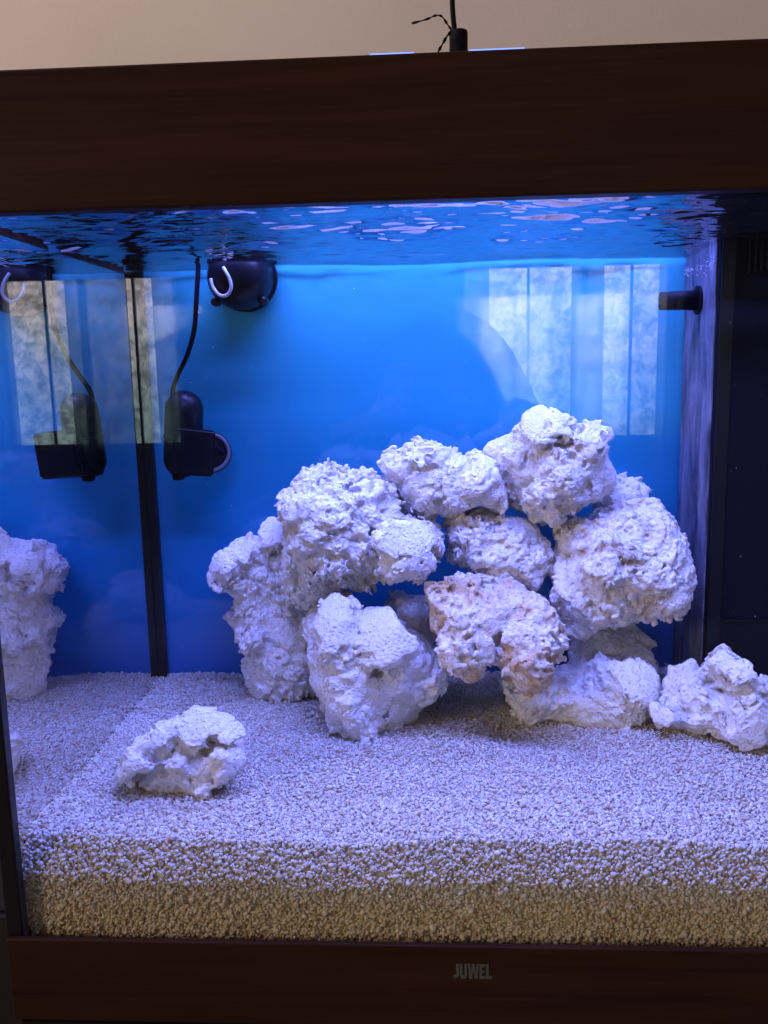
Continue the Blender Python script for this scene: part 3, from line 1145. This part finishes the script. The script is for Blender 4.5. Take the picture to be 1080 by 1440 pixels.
bm = bmesh.new()
cc = L2(337, 390, YR)
R = 44 * s
lathe_bm(bm, [(0, -0.024), (R * 0.98, -0.024), (R, -0.02), (R, -0.002), (R * 0.985, 0.004), (R * 0.93, 0.012), (R * 0.8, 0.020), (R * 0.55, 0.0265), (R * 0.25, 0.029), (0, 0.0295)],
         cc, (-0.10, -1, -0.04))
from_bm('dome', bm, M['navy'], rp, True)
bm = bmesh.new()
lathe_bm(bm, [(R * 1.0, -0.021), (R * 1.045, -0.021), (R * 1.045, -0.014), (R * 1.0, -0.014)], cc, (-0.10, -1, -0.04))
from_bm('rim', bm, M['black'], rp, True)
for u, v in ((304, 425), (371, 423)):
    bm = bmesh.new()
    lathe_bm(bm, [(0, -0.009), (0.0035, -0.008), (0.0045, -0.004), (0.0045, 0.004), (0.0035, 0.008), (0, 0.009)], L2(u, v, YR - 0.004), (0, -1, 0))
    from_bm('knob', bm, M['navy'], rp, True)
Yl = YR - 0.030
loop = [L2(296, 392, Yl + 0.004), L2(300, 405, Yl + 0.003), L2(309, 415, Yl + 0.001), L2(319, 415, Yl), L2(325, 405, Yl - 0.001), L2(323, 393, Yl - 0.001), L2(318, 383, Yl), L2(314, 376, Yl + 0.002)]
tube('loop', spline(loop), 2.3 * s, M['pale'], rp, 10)

# ------------------------------------------------------------------ on top of the hood: gland, cable, twist tie
YG = 0.20
gb = at(645, 83, YG)
gl = tag(empty('lamp_suspension', (gb[0], YG, Z_TOP + 0.001)), 'black cylinder grip with a cable rising from the hood lid', 'cable grip')
zt = at(645, 44, YG)[2] - (Z_TOP + 0.001)
bm = bmesh.new()
rg = 12 * px(YG)
lathe_bm(bm, [(0, 0), (rg, 0), (rg, zt - 0.001), (rg * 0.93, zt), (0, zt)], (0, 0, 0), (0, 0, 1))
from_bm('grip', bm, M['cable'], gl, True)


def L3(u, v, Y=YG):
    return Vector(at(u, v, Y)) - Vector(gl.location)


tube('cable', spline([L3(640, 50), L3(639, 40), L3(637, 20), L3(636, 0), L3(635, -40), L3(634, -110), L3(636, -400), L3(640, -1400)]), 3.4 * px(YG), M['cable'], gl, 12)
tie = spline([L3(579, 33, YG - 0.012), L3(600, 27, YG - 0.012), L3(612, 22, YG - 0.012), L3(621, 23, YG - 0.012), L3(629, 34, YG - 0.012), L3(634, 43, YG - 0.012),
              L3(628, 52, YG - 0.012), L3(620, 66, YG - 0.012), L3(614, 77, YG - 0.012), L3(606, 92, YG - 0.012), L3(600, 110, YG - 0.012)], 8)
rr = [(1.9 + 0.8 * math.sin(i * 0.9)) * px(YG) for i in range(len(tie))]
tube('twist_tie', tie, 0.001, M['cable'], gl, 8, 0.45, rr)

# ------------------------------------------------------------------ cabinet under the tank, dark block beside it
cb = tag(empty('tank_cabinet', (TW / 2, 0.2, -0.75)), 'reddish walnut cabinet under the aquarium', 'cabinet')
o = box('carcass', (-TW / 2 + 0.003, -0.2055, 0.0), (TW / 2 - 0.003, 0.2, 0.7448), M['wood_red'], cb, 0.001)
o = box('shadow_gap', (-TW / 2 + 0.004, -0.201, 0.7449), (TW / 2 - 0.004, 0.2, 0.7499), M['black'], cb)
cu = tag(empty('dark_block', (-0.16, 0.30, -0.75)), 'dark grey block on a darker foot close beside the tank', 'dark_block')
zb = at(4, 1282, 0.2)[2] + 0.75
box('carcass', (-0.14, -0.10, zb), (0.135, 0.2, 1.28), M['dark_grey'], cu, 0.002)  # block added so the sliver beside the tank stays dark
box('foot', (-0.14, -0.105, 0.0), (0.138, 0.2, zb - 0.001), M['dark_base'], cu, 0.002)

# ------------------------------------------------------------------ what the front glass mirrors: two windows and the photographer
def window_mat():
    m, nt, p, out = mat('daylit_garden_pane')
    nt.nodes.remove(p)
    v = coords(nt)
    f1 = noise(nt, v, 14, 12, 0.78, 0.25)
    f2 = noise(nt, v, 3.0, 5, 0.6)
    leaf = ramp(nt, [(0.42, (0.12, 0.13, 0.13)), (0.50, (0.55, 0.56, 0.58)), (0.57, (1.0, 0.99, 1.0))], f1)
    tc = nt.nodes.new('ShaderNodeTexCoord')
    sp = nt.nodes.new('ShaderNodeSeparateXYZ')
    nt.links.new(tc.outputs['Object'], sp.inputs[0])
    ad = N(nt, 'ShaderNodeMath', operation='MULTIPLY_ADD')
    nt.links.new(f2, ad.inputs[0])
    ad.inputs[1].default_value = 0.8
    nt.links.new(sp.outputs[2], ad.inputs[2])
    far = ramp(nt, [(0.55, (0.36, 0.50, 0.48)), (0.95, (0.84, 0.86, 0.86)), (1.15, (1.0, 0.92, 0.93))], ad.outputs[0])
    c = mixc(nt, 0.8, far.outputs[0], leaf.outputs[0], 'MULTIPLY')
    em = N(nt, 'ShaderNodeEmission', i_Strength=WINDOW_STRENGTH)
    nt.links.new(c, em.inputs[0])
    nt.links.new(em.outputs[0], out.inputs[0])
    return m


M['pane_light'] = window_mat()
M['frame'] = plain('grey_window_frame', (0.30, 0.30, 0.32), 0.5)
YW = -3.6
M['far_wall'] = plain('dim_room_wall', (0.25, 0.22, 0.20), 0.9)
holes = ((-1.76, -0.86), (0.44, 1.44))
zlo, zhi = 0.145, 0.925
wl = box('wall', (-3.0, YW - 0.06, -0.75), (holes[0][0], YW + 0.06, 2.2), M['far_wall'])
tag(wl, kind='structure')
for lo, hi in (((holes[0][1], -0.75), (holes[1][0], 2.2)), ((holes[1][1], -0.75), (3.0, 2.2)), ((holes[0][0], -0.75), (holes[0][1], zlo - 0.02)), ((holes[0][0], zhi + 0.02), (holes[0][1], 2.2)),
               ((holes[1][0], -0.75), (holes[1][1], zlo - 0.02)), ((holes[1][0], zhi + 0.02), (holes[1][1], 2.2))):
    box('wall_panel', (lo[0] + 0.001, YW - 0.059, lo[1]), (hi[0] - 0.001, YW + 0.059, hi[1]), M['far_wall'], wl)


def sheer_mat():
    m, nt, p, out = mat('sheer_grey_curtain')
    nt.nodes.remove(p)
    tr = N(nt, 'ShaderNodeBsdfTransparent')
    tr.inputs[0].default_value = (0.30, 0.33, 0.34, 1)
    tl = N(nt, 'ShaderNodeBsdfTranslucent')
    tl.inputs[0].default_value = (0.30, 0.32, 0.34, 1)
    mx = nt.nodes.new('ShaderNodeMixShader')
    mx.inputs[0].default_value = 0.45
    nt.links.new(tr.outputs[0], mx.inputs[1])
    nt.links.new(tl.outputs[0], mx.inputs[2])
    nt.links.new(mx.outputs[0], out.inputs[0])
    return m


M['sheer'] = sheer_mat()
for (x0, x1), clear, lab in ((holes[0], ((-1.665, -1.39), (-1.285, -0.976)), 'bright garden window mirrored in the front glass over the pump'),
                             (holes[1], ((0.585, 0.956), (1.10, 1.346)), 'bright garden window mirrored in the front glass over the pile top')):
    wx = (x0 + x1) / 2
    w = tag(empty('window', (wx, YW, zlo)), lab, 'window', 'garden windows')
    zt_ = zhi - zlo
    post = (clear[0][1] + clear[1][0]) / 2 - wx
    a0, a1 = x0 - wx, x1 - wx
    for c_ in (a0 + 0.02, post, a1 - 0.02):
        box('frame_post', (c_ - 0.018, -0.03, -0.018), (c_ + 0.018, 0.03, zt_ + 0.018), M['frame'], w, 0.004)
    for lo, hi in ((a0 + 0.039, post - 0.019), (post + 0.019, a1 - 0.039)):
        box('frame_rail', (lo, -0.029, -0.018), (hi, 0.029, 0.0), M['frame'], w)
        box('frame_rail', (lo, -0.029, zt_), (hi, 0.029, zt_ + 0.018), M['frame'], w)
        box('pane', (lo, -0.004, 0.0005), (hi, 0.004, zt_ - 0.0005), M['pane_light'], w)
        m_ = lo + (hi - lo) * 0.55
        box('glazing_bar', (m_ - 0.006, 0.005, 0.001), (m_ + 0.006, 0.02, zt_ - 0.001), M['frame'], w)
    # sheer curtains drawn over the post and both ends
    for k_, (lo, hi) in enumerate(((a0 - 0.03, clear[0][0] - wx), (clear[0][1] - wx, clear[1][0] - wx + (0.19 if x0 < 0 else 0.0)), (clear[1][1] - wx, a1 + 0.03))):
        cu_ = tag(empty('curtain', (wx + (lo + hi) / 2, YW + 0.09, zlo - 0.1)),
                  'sheer grey curtain ' + ('at the outer edge of the window over the pump', 'between the panes of the window over the pump', 'at the inner edge of the window over the pump',
                                           'at the inner edge of the window over the pile', 'between the panes of the window over the pile', 'at the outer edge of the window over the pile')[k_ + (0 if x0 < 0 else 3)],
                  'curtain', 'sheer curtains at the windows')
        nxc = 40
        hw_ = (hi - lo) / 2
        vs_, fs_ = [], []
        for i_ in range(nxc + 1):
            t_ = i_ / nxc
            yy = 0.016 * math.sin(t_ * hw_ * 2 * 95) + 0.006 * math.sin(t_ * 31)
            xx = -hw_ + 2 * hw_ * t_
            vs_ += [(xx + 0.004 * math.sin(t_ * 9), yy, 0.0), (xx, yy * 0.6, 1.02)]
        for i_ in range(nxc):
            fs_.append((2 * i_, 2 * i_ + 2, 2 * i_ + 3, 2 * i_ + 1))
        me_ = bpy.data.meshes.new('drape')
        me_.from_pydata(vs_, [], fs_)
        dr = link('drape', me_, M['sheer'], cu_, True)
        bm = bmesh.new()
        add_cyl(bm, (-hw_ - 0.01, 0, 1.03), (hw_ + 0.01, 0, 1.03), 0.008, n=12)
        from_bm('rod', bm, M['frame'], cu_, True)


def build_person():
    px0, py0 = 0.205, -0.90
    J, E, Rd = [], [], []

    def jv(p, r, par=None):
        J.append(p)
        Rd.append(r)
        if par is not None:
            E.append((par, len(J) - 1))
        return len(J) - 1

    def chain(pts, par):
        for p, r in pts:
            par = jv(p, r, par)
        return par
    pel = jv((px0, py0, 0.13), (0.155, 0.115))
    waist = jv((px0, py0 + 0.01, 0.28), (0.135, 0.10), pel)
    chest = jv((px0, py0, 0.43), (0.155, 0.115), waist)
    upc = jv((px0, py0 - 0.01, 0.53), (0.115, 0.085), chest)
    neck = jv((px0, py0, 0.61), (0.055, 0.055), upc)
    jaw = jv((px0, py0 + 0.03, 0.67), (0.062, 0.072), neck)
    sk = jv((px0, py0 + 0.02, 0.75), (0.078, 0.095), jaw)
    jv((px0, py0 + 0.01, 0.82), (0.06, 0.075), sk)
    nose = jv((px0, py0 + 0.115, 0.715), (0.012, 0.02), sk)
    for sgn in (-1, 1):
        sh = jv((px0 + sgn * 0.185, py0, 0.50), (0.062, 0.062), upc)
        el = jv((px0 + sgn * 0.285, py0 + 0.10, 0.27), (0.050, 0.050), sh)
        wx, wy, wz = CAM[0] + sgn * 0.060, -0.615, 0.395
        mid_ = jv(((px0 + sgn * 0.285 + wx) / 2 + sgn * 0.01, (py0 + 0.10 + wy) / 2, (0.27 + wz) / 2), (0.038, 0.038), el)
        wr = jv((wx, wy, wz), (0.025, 0.02), mid_)
        palm = jv((wx - sgn * 0.004, wy + 0.008, wz + 0.045), (0.034, 0.014), wr)
        for k, ln in enumerate((0.062, 0.072, 0.068, 0.054)):
            zk = wz + 0.070 - k * 0.020
            chain([((wx - sgn * 0.008, wy + 0.022, zk), (0.0085, 0.0085)), ((wx - sgn * 0.012, wy + 0.052, zk + 0.004), (0.008, 0.008)),
                   ((wx - sgn * (ln * 0.55), wy + 0.056, zk + 0.006), (0.0072, 0.0072))], palm)
        chain([((wx - sgn * 0.018, wy + 0.004, wz + 0.055), (0.011, 0.010)), ((wx - sgn * 0.030, wy + 0.006, wz + 0.085), (0.009, 0.009))], palm)
        hp = jv((px0 + sgn * 0.085, py0, 0.06), (0.09, 0.09), pel)
        kn = jv((px0 + sgn * 0.095, py0 + 0.02, -0.30), (0.058, 0.058), hp)
        cf = jv((px0 + sgn * 0.098, py0 - 0.01, -0.45), (0.055, 0.055), kn)
        an = jv((px0 + sgn * 0.10, py0 - 0.01, -0.67), (0.036, 0.036), cf)
        chain([((px0 + sgn * 0.10, py0 + 0.03, -0.715), (0.040, 0.030)), ((px0 + sgn * 0.115, py0 + 0.15, -0.73), (0.036, 0.018))], an)
    me = bpy.data.meshes.new('person_bones')
    me.from_pydata(J, E, [])
    o = bpy.data.objects.new('person_bones', me)
    COL.objects.link(o)
    o.modifiers.new('skin', 'SKIN')
    for i, sv in enumerate(me.skin_vertices[0].data):
        sv.radius = Rd[i]
        sv.use_root = (i == 0)
    o.modifiers.new('sub', 'SUBSURF').levels = 2
    dg = bpy.context.evaluated_depsgraph_get()
    m2 = bpy.data.meshes.new_from_object(o.evaluated_get(dg))
    bpy.data.objects.remove(o, do_unlink=True)
    for v in m2.vertices:
        v.co -= Vector((px0, py0, -0.75))
    m2.materials.clear()
    p = link('person', m2, [M['cloth'], M['skin'], M['trousers']], None, True)
    p.location = (px0, py0, -0.75)
    hands = []
    for f in m2.polygons:
        c = f.center
        z, y = c.z - 0.75, c.y + py0
        if z > 0.60 or (y > -0.635 and z > 0.38):
            f.material_index = 1
        elif z < 0.12:
            f.material_index = 2
    return p


M['cloth'] = plain('dark_jumper', (0.015, 0.015, 0.020), 0.9)
M['trousers'] = plain('dark_trousers', (0.012, 0.014, 0.022), 0.9)
M['skin'] = plain('skin', (0.35, 0.20, 0.14), 0.6)
M['hair'] = plain('dark_hair', (0.02, 0.013, 0.009), 0.7)
person = tag(build_person(), 'person in dark clothes holding up a phone, a dim shape mirrored in the front glass', 'person')
bm = bmesh.new()
bmesh.ops.create_icosphere(bm, subdivisions=3, radius=1)
for v in bm.verts:
    n_ = v.co.copy()
    v.co = Vector((n_.x * 0.094, n_.y * 0.112 - 0.005, n_.z * 0.105 + 0.79 + 0.75))
    if n_.y > 0.1 and n_.z < 0.45:
        v.co.y = min(v.co.y, 0.03)
from_bm('hair', bm, M['hair'], person, True)
for sgn in (-1, 1):
    bm = bmesh.new()
    bmesh.ops.create_uvsphere(bm, u_segments=12, v_segments=8, radius=0.012)
    bmesh.ops.translate(bm, verts=bm.verts, vec=(sgn * 0.032, 0.105, 0.735 + 0.75))
    from_bm('eye', bm, M['pale'], person, True)
ph = tag(empty('phone', (CAM[0], -0.575, 0.36)), 'dark phone held upright by the person in the mirrored room', 'phone')
box('case', (-0.036, -0.0085, 0.0), (0.036, 0.0, 0.150), M['black'], ph, 0.003)
bm = bmesh.new()
add_cyl(bm, (0, 0.0002, CAM[2] - 0.36), (0, 0.0012, CAM[2] - 0.36), 0.006)
from_bm('lens', bm, M['navy'], ph, True)

# thin glowing bars added for hood light leaking at the lid's front edge
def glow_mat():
    m, nt, p, out = mat('blue_leak_glow')
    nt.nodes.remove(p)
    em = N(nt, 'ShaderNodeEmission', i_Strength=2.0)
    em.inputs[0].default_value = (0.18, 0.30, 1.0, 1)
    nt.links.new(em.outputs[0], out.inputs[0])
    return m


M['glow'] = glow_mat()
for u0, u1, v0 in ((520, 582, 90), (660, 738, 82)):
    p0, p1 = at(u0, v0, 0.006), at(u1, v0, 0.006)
    box('leak_glow', (p0[0], 0.0065, Z_TOP - 0.005), (p1[0], 0.0090, Z_TOP + 0.0071), M['glow'], hood, 0.0004)

print('rock triangles', sum(ROCKTRI), 'sand', len(sand.data.polygons))
